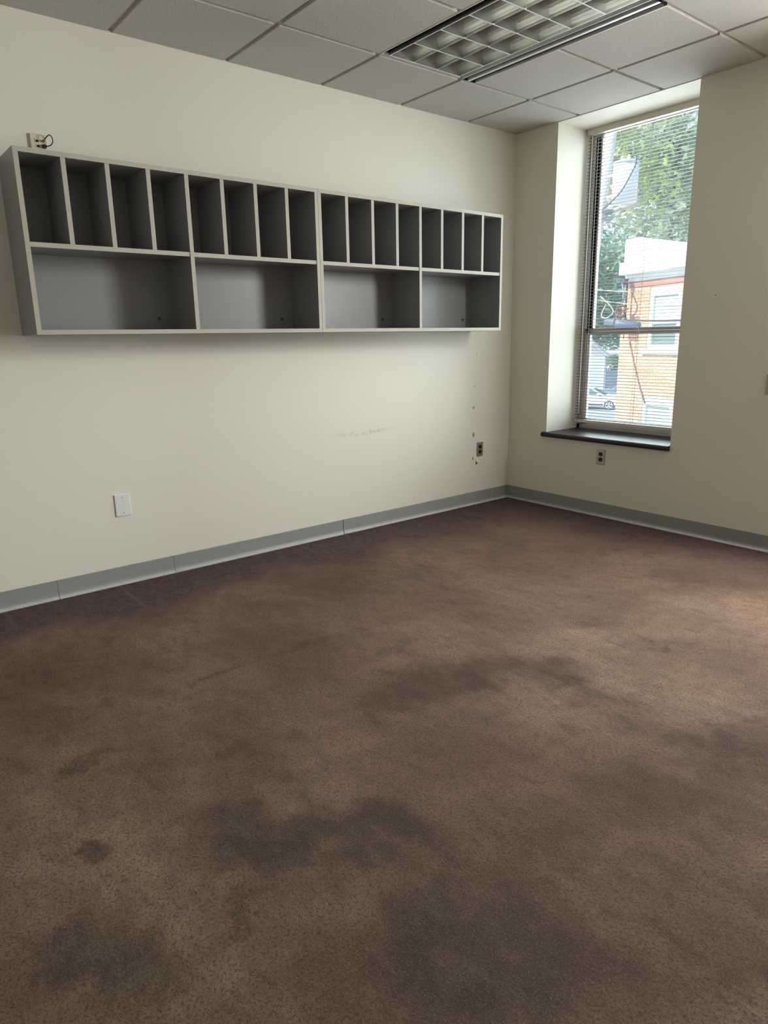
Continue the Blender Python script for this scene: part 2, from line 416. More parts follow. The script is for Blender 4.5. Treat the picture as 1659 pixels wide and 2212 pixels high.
# ------------------------------------------------------------------ windows
def window(n, W, label, with_sill_label):
    x0, x1, z0, z1 = W
    r = thing('window_%d' % n, label, 'window', ((x0+x1)/2, .42, z0), kind='structure')
    inv = Matrix.Translation(-Vector(r.location))
    zb = .578
    mid = 1.318
    # sill board with rounded nose
    nose = []
    yf, t = -.034, .036
    for k in range(9):
        a = -PI/2 - PI*k/8
        nose.append((yf + .016 + .018*math.cos(a), zb - t/2 + t/2*math.sin(a)))
    prof = nose + [(.0, zb), (.0, zb-t)]
    b = MB(); b.prism(prof, 0, x0-.026, x1-.001)
    b.box((x0+.001, 0, zb-.03), (x1-.001, .48, zb))
    tag(b.build('window_sill', M['sill'], r, inv), with_sill_label)
    # fixed outer frame
    f0, f1 = .385, .47
    b = MB()
    b.box((x0, f0, zb), (x0+.030, f1, z1), bevel=.002); b.box((x1-.030, f0, zb), (x1, f1, z1), bevel=.002)
    b.box((x0, f0, z1-.010), (x1, f1, z1), bevel=.002); b.box((x0, f0, zb), (x1, f1, zb+.035), bevel=.002)
    b.box((x0+.03, f0+.01, mid-.012), (x1-.03, f0+.04, mid+.03), bevel=.002)
    b.build('window_frame', M['bronze'], r, inv)
    # dark sash track beside the upper sash
    b = MB()
    for xa, xb in ((x0+.030, x0+.062), (x1-.062, x1-.030)): b.box((xa, .418, mid+.03), (xb, .424, z1-.045))
    tag(b.build('sash_track', M['cavity'], r, inv), 'black sash track')
    # sashes
    def sash(name, za, zb_, y, st, mi, tr=.035):
        b = MB()
        b.box((x0+.03, y, za), (x0+.03+st, y+.03, zb_), bevel=.002); b.box((x1-.03-st, y, za), (x1-.03, y+.03, zb_), bevel=.002)
        b.box((x0+.03, y, za), (x1-.03, y+.03, za+.04), bevel=.002); b.box((x0+.03, y, zb_-tr), (x1-.03, y+.03, zb_), bevel=.002)
        o = b.build(name, mi, r, inv)
        b = MB(); b.box((x0+.03+st-.004, y+.0135, za+.036), (x1-.03-st+.004, y+.017, zb_-tr+.004))
        g = b.build('pane', M['glass'], o); g.data.transform(inv)
        return o
    sash('upper_sash', mid-.01, z1-.008, .428, .046, M['bronze'], .018)
    sash('lower_sash', zb+.035, mid+.032, .394, .044, M['bronze'])
    b = MB(); b.box((x0+.070, .424, mid+.04), (x0+.078, .430, z1-.05))
    b.box((x0+.073, .391, zb+.08), (x0+.080, .3945, mid-.01))
    tag(b.build('glazing_bead', M['white_plastic'], r, inv), 'thin white glazing bead')
    return r
window(1, W1, 'tall sash window in a deep reveal with taupe frame', 'dark brown window sill')
window(2, W2, 'second tall sash window out of view to the right', 'dark brown window sill')

# mini blind
x0, x1 = W1[0]+.008, W1[1]-.008
YB = .345
bl = thing('mini_blind', 'pale horizontal mini blind lowered over the window', 'blind', ((x0+x1)/2, YB, 2.745))
inv = Matrix.Translation(-Vector(bl.location))
b = MB(); b.box((x0, YB-.02, 2.708), (x1, YB+.02, 2.7475), bevel=.003); b.build('headrail', M['blind'], bl, inv)
b = MB()
pitch = .0228; z = 2.694; tilt = math.radians(6); k = 0
while z > .662:
    pr = []
    for s_ in range(5):
        u = (s_/4-.5)*.025; hgt = .0022*(1-(2*(s_/4-.5))**2)
        pr.append((YB + u*math.cos(tilt), z + u*math.sin(tilt) + hgt))
    up = pr; dn = [(p[0], p[1]-.0007) for p in reversed(pr)]
    b.prism(up+dn, 0, x0+.004, x1-.004)
    z -= pitch; k += 1
b.build('slats', M['slat'], bl, inv)
b = MB(); b.box((x0+.003, YB-.013, .627), (x1-.003, YB+.013, .651), bevel=.003); b.build('bottom_rail', M['blind'], bl, inv)
b = MB()
for xx in (x0+.075, (x0+x1)/2, x1-.075):
    for yy in (YB-.0135, YB+.0135): b.cyl((xx, yy, .645), (xx, yy, 2.71), .0009, n=6)
    b.cyl((xx+.0135, YB, .60), (xx+.0135, YB, 2.71), .0011, n=6)
b.build('ladder_cord', M['cord'], bl, inv)
b = MB(); b.cyl((x0+.056, YB-.034, .70), (x0+.056, YB-.030, 2.715), .0035, n=6); b.build('tilt_wand', M['white_plastic'], bl, inv)

# ------------------------------------------------------------------ cubby shelf units
ZB, ZT, D, TH = 1.344, 2.1175, .2945, .0205
def cubby(name, ya, label):
    Wd = 1.5365
    r = thing(name, label, 'shelf', (0, ya, ZB), group=None)
    L, E = M['laminate'], M['edge']
    def panel(n, lo, hi):
        b = MB(); b.box((lo[0], lo[1]-ya, lo[2]-ZB), (hi[0], hi[1]-ya, hi[2]-ZB), 0, front='+x', front_mi=1, bevel=0)
        return b.build(n, [L, E], r)
    yb = ya + Wd; ym = (ya+yb)/2; h = TH/2
    panel('side_panel', (.001, ya, ZB), (D, ya+TH, ZT)); panel('side_panel', (.001, yb-TH, ZB), (D, yb, ZT))
    panel('top_panel', (.001, ya+TH, ZT-TH), (D-.0005, yb-TH, ZT)); panel('bottom_panel', (.001, ya+TH, ZB), (D-.0005, yb-TH, ZB+TH))
    panel('partition', (.007, ym-h, ZB+TH), (D-.001, ym+h, ZT-TH))
    b = MB(); b.box((.001, TH, TH), (.007, Wd-TH, ZT-ZB-TH)); b.build('back_panel', L, r)
    for c0, c1 in ((ya+TH, ym-h), (ym+h, yb-TH)):
        panel('shelf', (.007, c0, 1.7172), (D-.004, c1-.001, 1.7377))
        w = (c1-c0-3*TH)/4
        for k in range(3):
            y0 = c0 + (k+1)*w + k*TH
            panel('divider', (.007, y0, 1.7377), (D-.003, y0+TH, ZT-TH))
        ys_ = c1 - .078
        b = MB(); b.cyl((.007, ys_-ya, 1.427-ZB), (.010, ys_-ya, 1.427-ZB), .009, n=16); b.cyl((.010, ys_-ya, 1.427-ZB), (.0145, ys_-ya, 1.427-ZB), .0055, .003, n=12)
        tag(b.build('screw', M['screw'], r), 'dark screw head with washer')
    return r
u1 = cubby('cubby_shelf', -3.5265, 'grey wall-hung cubby shelf unit on the left, nearer the viewer')
u2 = copy_tree(u1); u2.location.y = -1.9885
u2['label'] = 'grey wall-hung cubby shelf unit on the right, nearer the window'
for u in (u1, u2): u['group'] = 'cubby shelf units on the left wall'

# ------------------------------------------------------------------ ceiling fixture
fx = thing('ceiling_light', 'unlit recessed ceiling light with silver parabolic louver', 'ceiling light', (GX+T, GY-1.5*T, H))
inv = Matrix.Translation(-Vector(fx.location))
xa, xb, ya, yb = GX+.006, GX+2*T-.006, GY-2*T+.006, GY-T-.006   # outer box
b = MB()
zt = H+.16
b.box((xa, ya, zt), (xb, yb, zt+.01)); b.box((xa, ya, H+.004), (xa+.004, yb, zt)); b.box((xb-.004, ya, H+.004), (xb, yb, zt))
b.box((xa, ya, H+.004), (xb, ya+.004, zt)); b.box((xa, yb-.004, H+.004), (xb, yb, zt))
b.build('housing', M['white_metal'], fx, inv)
b = MB(); fy = .040                                              # black air slot around the louver
fl = .024
b.box((xa+.004, ya+.004, H+.018), (xb-.004, ya+fy, H+.030)); b.box((xa+.004, yb-fy, H+.018), (xb-.004, yb-.004, H+.030))
b.box((xa+.004, ya+fy, H+.018), (xa+fl, yb-fy, H+.030)); b.box((xb-fl, ya+fy, H+.018), (xb-.004, yb-fy, H+.012))
tag(b.build('frame', M['cavity'], fx, inv), 'black frame round the louver')
la, lb, lc, ld = xa+fl, xb-fl, ya+fy, yb-fy
def blade_profile(c, w0, w1, z0, z1, n=6):
    L_ = [(c-(w0/2+(w1-w0)/2*(k/n)**2), z0+(z1-z0)*k/n) for k in range(n+1)]
    R_ = [(2*c-p[0], p[1]) for p in reversed(L_)]
    return L_ + R_
z0, z1 = H-.001, H+.080
for k in range(4):                                                # long blades
    c = lc + (ld-lc)*k/3
    if k == 0: pr = [(c, z0), (c+.005, z0)] + [(c+.005+.030*(q/6)**2, z0+(z1-z0)*q/6) for q in range(1, 7)] + [(c, z1)]
    elif k == 3: pr = [(c, z0), (c-.005, z0)] + [(c-.005-.030*(q/6)**2, z0+(z1-z0)*q/6) for q in range(1, 7)] + [(c, z1)]
    else: pr = blade_profile(c, .004, .064, z0+.002, z1)
    b = MB(); b.prism([(p[0], p[1]) for p in pr], 0, la, lb)
    if k in (0, 3): b.box((la, c if k == 0 else c-.006, z0-.0012), (lb, c+.006 if k == 0 else c, z0-.0002), mi=1)
    b.build('long_blade', [M['alu'], M['white_metal']], fx, inv)
for k in range(7):                                                # cross blades
    c = la + (lb-la)*k/6
    if k == 0: pr = [(c, z0), (c+.005, z0)] + [(c+.005+.006*(q/6)**2, z0+(z1-z0)*q/6) for q in range(1, 7)] + [(c, z1)]
    elif k == 6: pr = [(c, z0), (c-.005, z0)] + [(c-.005-.006*(q/6)**2, z0+(z1-z0)*q/6) for q in range(1, 7)] + [(c, z1)]
    else: pr = blade_profile(c, .0035, .011, z0, z1)
    b = MB(); b.prism(pr, 1, lc, ld)
    e0 = c if k == 0 else (c-.006 if k == 6 else c-.003); b.box((e0, lc, z0-.0016), (e0+.006, ld, z0-.0002), mi=1)
    b.build('cross_blade', [M['alu'], M['white_metal']], fx, inv)
for k in range(3):
    c = lc + (ld-lc)*(k+.5)/3
    b = MB(); b.cyl((la+.01, c, H+.118), (lb-.01, c, H+.118), .016, n=16); tag(b.build('tube', M['tubeglass'], fx, inv), 'unlit white fluorescent tube')

# slot diffuser beside the light
sd = thing('slot_diffuser', 'long black and white air slot diffuser beside the ceiling light', 'air diffuser', (GX+T, -1.074, H))
inv = Matrix.Translation(-Vector(sd.location))
sa, sb = GX+.008, GX+2*T-.008
b = MB()
for y0, y1 in ((-1.135, -1.129), (-1.091, -1.071), (-1.027, -1.020)):
    b.box((sa, y0, H-.001), (sb, y1, H+.03), bevel=.001)
b.build('rail', M['white_metal'], sd, inv)
b = MB(); b.box((sa, -1.1355, H+.03), (sb, -1.020, H+.07)); b.box((sa, -1.135, H), (sa+.006, -1.02, H+.03)); b.box((sb-.006, -1.135, H), (sb, -1.02, H+.03))
tag(b.build('slot', M['cavity'], sd, inv), 'black slot cavity')
b = MB(); b.box((sa+.006, -1.112, H+.004), (sb-.006, -1.110, H+.03)); b.box((sa+.006, -1.048, H+.004), (sb-.006, -1.046, H+.03))
tag(b.build('vane', M['black'], sd, inv), 'black vane')

# ------------------------------------------------------------------ wall plates (built facing +x, at the wall)
def plate_xf(side, u, z):
    """local: x out of wall, y along the wall to the viewer's right, z up"""
    if side == 'left': return (0, u, z), 0.0
    return (u, 0, z), -PI/2
def outlet(side, u, z, label):
    loc, rz = plate_xf(side, u, z)
    r = thing('duplex_outlet', label, 'outlet', loc, rz, 'steel duplex outlets')
    b = MB(); b.box((0, -.035, -.0565), (.005, .035, .0565), bevel=.0022, seg=2); b.build('plate', M['steel'], r)
    for s_ in (-1, 1):
        pts = []
        for k in range(28):
            a = 2*PI*k/28; y, zz = .0172*math.cos(a), .0172*math.sin(a)
            zz = max(-.0142, min(.0142, zz)); pts.append((.0, y, zz + s_*.0195))
        b = MB()
        A = [b.bm.verts.new((.002, p[1], p[2])) for p in pts]; B = [b.bm.verts.new((.0068, p[1], p[2])) for p in pts]
        for k in range(28): b.bm.faces.new((A[k], A[(k+1) % 28], B[(k+1) % 28], B[k]))
        b.bm.faces.new(B); b.bm.faces.new(A)
        o = tag(b.build('receptacle', M['black'], r), 'black socket face')
        b = MB()
        for yy, hh in ((-.0063, .0042), (.0063, .0035)): b.box((.0066, yy-.0011, s_*.0195+.002-hh), (.0070, yy+.0011, s_*.0195+.002+hh))
        b.cyl((.0066, 0, s_*.0195-.0085), (.0070, 0, s_*.0195-.0085), .0025, n=10)
        b.build('slots', M['cavity'], o)
    b = MB(); b.cyl((.004, 0, 0), (.0064, 0, 0), .0035, .003, n=12); b.build('screw', M['screw'], r)
    return r
outlet('left', -.3385, .4390, 'steel duplex outlet low on the left wall near the corner')
outlet('back', .8815, .4420, 'steel duplex outlet below the window sill')

r = thing('blank_wall_plate', 'white blank wall plate low on the left wall', 'wall plate', (0, -3.1468, .4450))
b = MB(); b.box((0, -.0415, -.0605), (.007, .0415, .0605), bevel=.003, seg=2); b.build('plate', M['white_plastic'], r)
for zz in (.042, -.042):
    b = MB(); b.cyl((.0062, 0, zz), (.0079, 0, zz), .0034, .0028, n=12); b.box((.0078, -.0024, zz-.0005), (.0081, .0024, zz+.0005)); tag(b.build('screw', M['steel'], r), 'grey screw')

# data jack plate above the shelf
r = thing('jack_plate', 'ivory four-port jack plate above the left end of the cubby shelves', 'wall plate', (0, -3.343, 2.190))
b = MB(); b.box((0, -.0365, -.0575), (.012, .0365, .0575), bevel=.003, seg=2); b.build('plate', M['ivory_plastic'], r)
for yy, zz, kind in ((-.009, .029, 'p'), (.017, .029, 'c'), (-.006, .007, 'p'), (.019, .006, 'b')):
    b = MB()
    if kind == 'p':
        b.box((.0115, yy-.0085, zz-.0085), (.0145, yy+.0085, zz+.0085), bevel=.001)
        o = b.build('jack', M['ivory_plastic'], r)
        b = MB(); b.box((.0140, yy-.0055, zz-.0065), (.0148, yy+.0055, zz+.0025)); tag(b.build('opening', M['cavity'], o), 'dark port opening')
    elif kind == 'c':
        b.cyl((.0115, yy, zz), (.020, yy, zz), .0055, n=6); b.cyl((.020, yy, zz), (.026, yy, zz), .0042, n=12)
        tag(b.build('jack', M['brass'], r), 'brass coaxial jack')
    else:
        b.box((.0115, yy-.008, zz-.008), (.0150, yy+.008, zz+.008), bevel=.001); tag(b.build('jack', M['black'], r), 'black port')
cb = thing('jumper_cable', 'short black jumper cable looped from the ivory jack plate', 'cable', (.02, -3.32, 2.20))
inv = Matrix.Translation(-Vector(cb.location))
pts = smooth_curve([(.026, -3.326, 2.219), (.036, -3.320, 2.226), (.040, -3.310, 2.238), (.040, -3.300, 2.244), (.038, -3.291, 2.236), (.036, -3.288, 2.222), (.036, -3.293, 2.208), (.034, -3.304, 2.199), (.030, -3.316, 2.196), (.017, -3.324, 2.196)])
b = MB(); b.tube(pts, .0024); b.build('cord', M['black'], cb, inv)
b = MB(); b.cyl((.0262, -3.326, 2.219), (.034, -3.3215, 2.224), .0048, .0034, n=12); tag(b.build('plug', M['brass'], cb, inv), 'brass plug')
b = MB(); b.box((.0152, -3.331, 2.189), (.031, -3.316, 2.203), bevel=.001); b.build('plug', M['black'], cb, inv)

# steel plate cut by the right edge of the view
r = thing('switch_plate', 'grey metal wall plate cut by the right edge', 'wall plate', (2.032, 0, 1.003), -PI/2)
b = MB(); b.box((0, -.070, -.0575), (.009, .070, .0575), bevel=.0035, seg=2); b.build('plate', M['steel'], r)
for yy in (-.028, .028):
    b = MB(); b.box((.0085, yy-.006, -.012), (.0105, yy+.006, .012), bevel=.001); b.box((.0100, yy-.004, .000), (.021, yy+.004, .008), bevel=.0015); tag(b.build('toggle', M['black'], r), 'dark toggle')

# holes and torn paint left in the walls
def hole(parent, name, m, cx, cz, ry, rz, seed, axis='left', depth=.0012):
    rnd = random.Random(seed); b = MB(); n = 14; A = []; B = []
    for k in range(n):
        a = 2*PI*k/n; q = .75+.45*rnd.random()
        u, v = cx+ry*q*math.cos(a), cz+rz*q*math.sin(a)
        if axis == 'left': A.append(b.bm.verts.new((.0002, u, v))); B.append(b.bm.verts.new((depth, u, v)))
        else: A.append(b.bm.verts.new((u, -.0002, v))); B.append(b.bm.verts.new((u, -depth, v)))
    for k in range(n): b.bm.faces.new((A[k], A[(k+1) % n], B[(k+1) % n], B[k]))
    b.bm.faces.new(B)
    return b.build(name, m, parent)
tag(hole(wl, 'wall_hole', M['steel'], -.4068, .934, .007, .006, 1), 'small filled anchor hole')
tag(hole(wl, 'wall_hole', M['torn'], -.413, .770, .007, .011, 2), 'brown anchor hole')
tag(hole(wl, 'wall_hole', M['torn'], -.4105, .5605, .011, .018, 3), 'large brown torn hole')
tag(hole(wl, 'wall_hole', M['torn'], -.413, .373, .008, .014, 4), 'brown torn hole under the outlet')
tag(hole(wl, 'wall_hole', M['torn'], -.368, .336, .014, .016, 5), 'round torn hole with a paint flap')
b = MB(); b.poly([(.002, -.385, .352), (.002, -.372, .366), (.010, -.345, .347), (.017, -.353, .337), (.013, -.378, .336)]); b.poly([(.003, -.385, .352), (.003, -.372, .366), (.011, -.345, .347), (.018, -.353, .337), (.014, -.378, .336)])
tag(b.build('paint_flap', M['paper'], wl), 'torn flap of cream paint')
tag(hole(wb, 'wall_hole', M['black'], 1.6115, 1.5234, .0035, .0035, 6, 'back'), 'small dark nail hole')
tag(hole(wl, 'wall_hole', M['black'], -.385, 1.172, .003, .003, 8), 'small dark nail hole')

# ------------------------------------------------------------------ outdoors (second floor: the street lies below)
G = -3.7
EX, EY, EZ = 3.7417, -4.3115, 1.2963      # camera position; outdoor objects are placed from it by angles read off image pixels
def pt(az, el, r):
    a = math.radians(az)
    return Vector((EX - r*math.sin(a), EY + r*math.cos(a), EZ + r*math.tan(math.radians(el))))

b = MB(); b.box((-90, .6, G-.3), (60, 120, G)); tag(b.build('ground', M['asphalt']), 'grey asphalt street below the window', 'street', kind='structure')

# brick building
bc = Vector((-7.06, 12.52, G)); brz = math.radians(-18)
bb = thing('brick_building', 'two-storey brick building with white cornice across the street', 'building', bc, brz)
BH = 2.50 - G        # brick height
BL, BD = 9.0, 9.0
# windows cut in the front wall: (x0,x1,z0,z1)
wu = (1.02, 2.10, .95-G, 2.45-G); wlw = (1.02, 2.10, -2.35-G, -.25-G)
b = MB()
cuts_x = [0, wu[0], wu[1], BL]; 
def front(bm, y0, y1):
    bm.box((0, y0, 0), (wu[0], y1, BH)); bm.box((wu[1], y0, 0), (BL, y1, BH))
    bm.box((wu[0], y0, 0), (wu[1], y1, wlw[2])); bm.box((wu[0], y0, wlw[3]), (wu[1], y1, wu[2])); bm.box((wu[0], y0, wu[3]), (wu[1], y1, BH))
front(b, 0, .25)
b.box((0, .25, 0), (.25, BD, BH)); b.box((BL-.25, .25, 0), (BL, BD, BH)); b.box((.25, BD-.25, 0), (BL-.25, BD, BH))
b.build('wall', M['brick'], bb)
b = MB(); b.box((.10, -.03, BH-.01), (BL+.1, .2, BH+.13)); b.build('frieze', M['frieze'], bb)
b = MB(); b.box((.12, -.045, BH+.13), (BL+.1, .2, BH+.30)); b.build('fascia', M['trim_white'], bb)
b = MB(); b.box((.14, -.28, BH+.30), (BL+.3, .25, BH+.60)); b.box((.0, .25, BH), (BL, BD, BH+.6)); b.build('cornice', M['trim_white'], bb)
b = MB()
prof = [(.22, BH+.60), (BL, BH+.60), (BL, BH+.62), (2.4, BH+.80), (.65, BH+1.16), (.22, BH+1.15)]
b.prism(prof, 1, -.20, .05); b.build('parapet', M['siding_white'], bb)
for (a0, a1, z0, z1), pm, nm in ((wu, 'pane_dark', 'u'), (wlw, 'pane_dim', 'l')):
    b = MB(); w = .12
    b.box((a0, .02, z0), (a0+w, .14, z1)); b.box((a1-w, .02, z0), (a1, .14, z1)); b.box((a0+w, .02, z1-.22), (a1-w, .14, z1)); b.box((a0+w, .02, z0), (a1-w, .14, z0+.10))
    zm = (z0+z1)/2 - .12; b.box((a0+w, .05, zm-.03), (a1-w, .12, zm+.03))
    f = b.build('window', M['trim_white'], bb)
    b = MB(); b.box((a0+w, .09, z0+.1), (a1-w, .10, zm-.03)); b.build('pane', M['pane_dim'], f)
    b = MB(); b.box((a0+w, .08, zm+.03), (a1-w, .09, z1-.22)); b.build('pane', M['pane_dark'], f)
    b = MB(); b.box((a0-.12, -.08, z0-.13), (a1+.12, .1, z0)); b.build('sill', M['sillstone'], f)
    b = MB()                                                     # blind strips inside the pane
    for k in range(9): zz = zm+.06+k*(z1-.24-zm-.06)/9; b.box((a0+w+.02, .074, zz), (a1-w-.02, .079, zz+.035))
    b.build('shade', M['trim_white'], f)
# downspout-like diagonal cable on the brick
b = MB(); b.tube([(.42, -.02, 1.12-G), (.62, -.02, .62-G), (.92, -.02, -.02-G), (1.15, -.02, -.42-G)], .018); b.build('wall_cable', M['cable_red'], bb)

# service drop: weatherhead, conduit and a tangle of wire at the corner
sd_ = thing('wire_tangle', 'tangled brown service wires on the brick corner', 'wires', bc + Vector((.12, -.30, 5.2)), brz)
rnd = random.Random(3)
b = MB(); b.cyl((.12, .02, 1.05), (.12, .02, 1.20), .06, .10, n=12); b.cyl((.12, .1, .2), (.12, .1, 1.10), .03, n=10); b.build('weatherhead', M['cable'], sd_)
b = MB()
b.tube(smooth_curve([(.05, 0, 1.1), (.2, -.1, 1.0), (.30, -.12, .82), (.24, -.1, .62), (.1, -.05, .5)]), .028)
tag(b.build('wire', M['closure'], sd_), 'blue loop of wire')
for k in range(7):
    p0 = Vector((.05+.03*k, -.1, .52)); pts = [p0]
    for q in range(9):
        pts.append(Vector((.20+rnd.uniform(-.17, .22), -.12+rnd.uniform(-.08, .08), .50-.065*q+rnd.uniform(-.05, .05))))
    b = MB(); b.tube(smooth_curve(pts, 5), .013, 6); b.build('wire', M['cable_red'], sd_)
b = MB(); b.tube(smooth_curve([(-.02, -.1, .42), (.05, -.1, .2), (.12, -.12, -.02), (.20, -.1, -.25)]), .018, 6); b.build('wire', M['cable_red'], sd_)
b = MB(); b.tube(smooth_curve([(.36, -.1, .50), (.40, -.1, .2), (.38, -.12, -.05), (.36, -.1, -.30)]), .016, 6); b.build('wire', M['cable_red'], sd_)

# utility pole with transformer
pt0 = pt(35.25, 3.9, 15.0); pt1 = pt(34.3, 13.6, 15.0); dv = (pt1-pt0)/(pt1.z-pt0.z)
foot = pt0 + dv*(G-pt0.z); top = pt0 + dv*(6.6-pt0.z)
up = thing('utility_pole', 'pale leaning utility pole seen through the blind', 'utility pole', foot)
inv = Matrix.Translation(-foot)
b = MB(); b.cyl(foot, top, .17, .12, n=18); b.build('shaft', M['pole'], up, inv)
c1 = pt0 + dv*(4.9-pt0.z)
vr = Vector((.83, .55, 0))                                       # across the view, to the right
b = MB(); b.cyl(c1 - vr*1.1 + Vector((0, 0, .75)), c1 + vr*1.1 + Vector((0, 0, .75)), .05, n=8); b.build('crossarm', M['pole'], up, inv)
b = MB(); b.tube([c1 + Vector((0, 0, -1.30)), c1 + vr*.62 + Vector((0, 0, -1.16))], .045); b.build('bracket', M['cable_pale'], up, inv)
b = MB(); b.cyl(c1 + Vector((0, 0, -1.3)), c1 + Vector((0, 0, -1.25)), .165, n=16); b.cyl(c1 + Vector((0, 0, -1.42)), c1 + Vector((0, 0, -1.38)), .165, n=16); b.build('band', M['closure'], up, inv)
for s_ in (-.9, -.35, .4, .95):
    q = c1 + vr*s_ + Vector((0, 0, .8)); b = MB(); b.cyl(q, q+Vector((0, 0, .07)), .05, .03, n=10); b.cyl(q+Vector((0, 0, .07)), q+Vector((0, 0, .14)), .045, .03, n=10); b.build('insulator', M['white_plastic'], up, inv)
tp = pt(33.02, 9.35, 14.55)
tf = thing('transformer', 'grey cylindrical transformer tank hung on the utility pole', 'transformer', tp)
b = MB(); b.cyl((0, 0, 0), (0, 0, .66), .225, n=28); b.cyl((0, 0, .66), (0, 0, .70), .24, .22, n=28); b.build('tank', M['trafo'], tf)
b = MB(); b.cyl((-.06, -.05, .70), (-.06, -.05, .80), .04, .025, n=10); b.build('bushing', M['white_plastic'], tf)
b = MB(); b.cyl((.08, -.05, .70), (.08, -.05, .80), .04, .025, n=10); b.build('bushing', M['white_plastic'], tf)
for hz in (.12, .50):
    b = MB(); b.box((-.40, .02, hz), (-.18, .12, hz+.06)); b.build('hanger', M['cable_pale'], tf)
b = MB(); b.tube(smooth_curve([(.08, -.05, .8), (.22, -.1, .82), (.30, -.15, .62), (.26, -.26, .38), (.12, -.30, .14), (-.12, -.28, -.02), (-.4, -.1, -.08)]), .014, 6); tag(b.build('lead', M['cable'], tf), 'black lead wire')

def wire(name, label, a, c, sag, r, m, group=None):
    a, c = Vector(a), Vector(c); pts = []
    for k in range(17):
        t = k/16; p = a.lerp(c, t); p.z -= sag*4*t*(1-t); pts.append(p)
    b = MB(); b.tube([p-a for p in pts], r, 6); o = b.build(name, m); o.location = a
    return tag(o, label, 'wire', group)
wire('overhead_wire', 'dark overhead wire crossing just above the meeting rail', pt(35.4, 1.35, 14.6), pt(24, 1.05, 12), .05, .016, M['cable'])
wire('overhead_wire', 'thin overhead wire level with the brick arch', pt(35.2, 3.45, 14.8), pt(24, 3.6, 13), .10, .010, M['cable_pale'])
wire('overhead_wire', 'thin overhead wire crossing below the brick arch', pt(35.2, 2.75, 14.8), pt(24, 2.2, 13), .10, .009, M['cable_pale'])
wire('overhead_wire', 'lowest overhead wire, touching the top of the meeting rail', pt(35.3, .80, 14.72), pt(24, .55, 12.6), .05, .011, M['cable'])
a, c = pt(33.9, 1.05, 13.2), pt(31.25, .62, 13.0)
sc_ = thing('splice_closure', 'dark blue cable splice tube hanging over the street', 'cable splice', a)
d = c-a
b = MB(); b.cyl(d*.03, d*.97, .062, n=16); b.cyl((0, 0, 0), d*.03, .03, .062, n=16); b.cyl(d*.97, d, .062, .03, n=16); b.build('tube', M['closure'], sc_)
for k in (.28, .94):
    b = MB(); b.cyl(d*k, d*(k+.03), .068, n=16); b.build('clamp', M['cable'], sc_)
b = MB(); b.tube(smooth_curve([(pt(34.3, 2.9, 14.4)-a), (pt(33.55, 2.2, 14.2)-a), (pt(33.3, 1.7, 14.1)-a), (pt(33.75, 1.3, 14.1)-a), (pt(34.15, 1.5, 14.2)-a), (pt(33.85, 2.3, 14.3)-a)]), .012, 6)
tag(b.build('slack_loop', M['cable_pale'], sc_), 'pale loop of slack cable')

# house and hedge down the street
hc = pt(33.72, 0, 58.0); hc.z = G
ho = thing('house', 'pale blue house with grey shingle gable far down the street', 'house', hc, math.radians(32))
b = MB(); b.box((-7, 0, 0), (0, 5, 3.45)); b.build('wall', M['siding_blue'], ho)
b = MB(); b.prism([(-7, 3.45), (.0, 3.45), (-1.1, 4.75), (-3.5, 6.2), (-5.9, 4.75)], 1, .0, .2); tag(b.build('gable', M['shingle'], ho), 'grey shingled gable')
b = MB()
b.prism([(.25, 3.30), (.25, 3.45), (-3.5, 6.50), (-3.5, 6.30)], 1, -.3, 5.2); b.prism([(-7.25, 3.30), (-7.25, 3.45), (-3.5, 6.50), (-3.5, 6.30)], 1, -.3, 5.2); b.build('roof', M['shingle'], ho)
b = MB(); b.box((-.14, -.03, 0), (.02, .05, 3.4)); b.build('corner_board', M['trim_white'], ho)
hw = pt(32.5, 0, 72); hw.z = G
h2 = thing('white_house', 'small white house behind the hedge at the far end', 'house', hw, math.radians(30))
b = MB(); b.box((-2.2, 0, 0), (2.6, 6, 3.25)); b.build('wall', M['trim_white'], h2)
b = MB(); b.prism([(-2.5, 3.25), (2.9, 3.25), (2.6, 3.45), (-2.2, 3.45)], 1, -.3, 6.3); b.build('roof', M['trim_white'], h2)
b = MB(); b.box((-1.4, -.05, 2.3), (-.4, .02, 3.1)); b.build('window', M['pane_dim'], h2)

def leaves(center, radii, n, size, seed, shell=.35):
    rnd = random.Random(seed); b = MB()
    lobes = [(Vector((rnd.uniform(-.55, .55)*radii[0], rnd.uniform(-.55, .55)*radii[1], rnd.uniform(-.6, .6)*radii[2])), rnd.uniform(.32, .6)) for _ in range(22)]
    for _ in range(n):
        lc, lr = rnd.choice(lobes)
        while True:
            v = Vector((rnd.uniform(-1, 1), rnd.uniform(-1, 1), rnd.uniform(-1, 1)))
            if shell < v.length < 1: break
        p = Vector(center) + lc + Vector((v.x*radii[0]*lr, v.y*radii[1]*lr, v.z*radii[2]*lr))
        s_ = size*rnd.uniform(.6, 1.3)
        u = Vector((rnd.uniform(-1, 1), rnd.uniform(-1, 1), rnd.uniform(-.6, .6))).normalized(); w = u.orthogonal().normalized()
        w = (w*math.cos(rnd.uniform(0, 6)) + u.cross(w)*math.sin(rnd.uniform(0, 6))).normalized()
        b.bm.faces.new([b.bm.verts.new(q) for q in (p-u*s_, p-w*s_*.45+u*s_*.1, p+u*s_, p+w*s_*.45+u*s_*.1)])
    return b
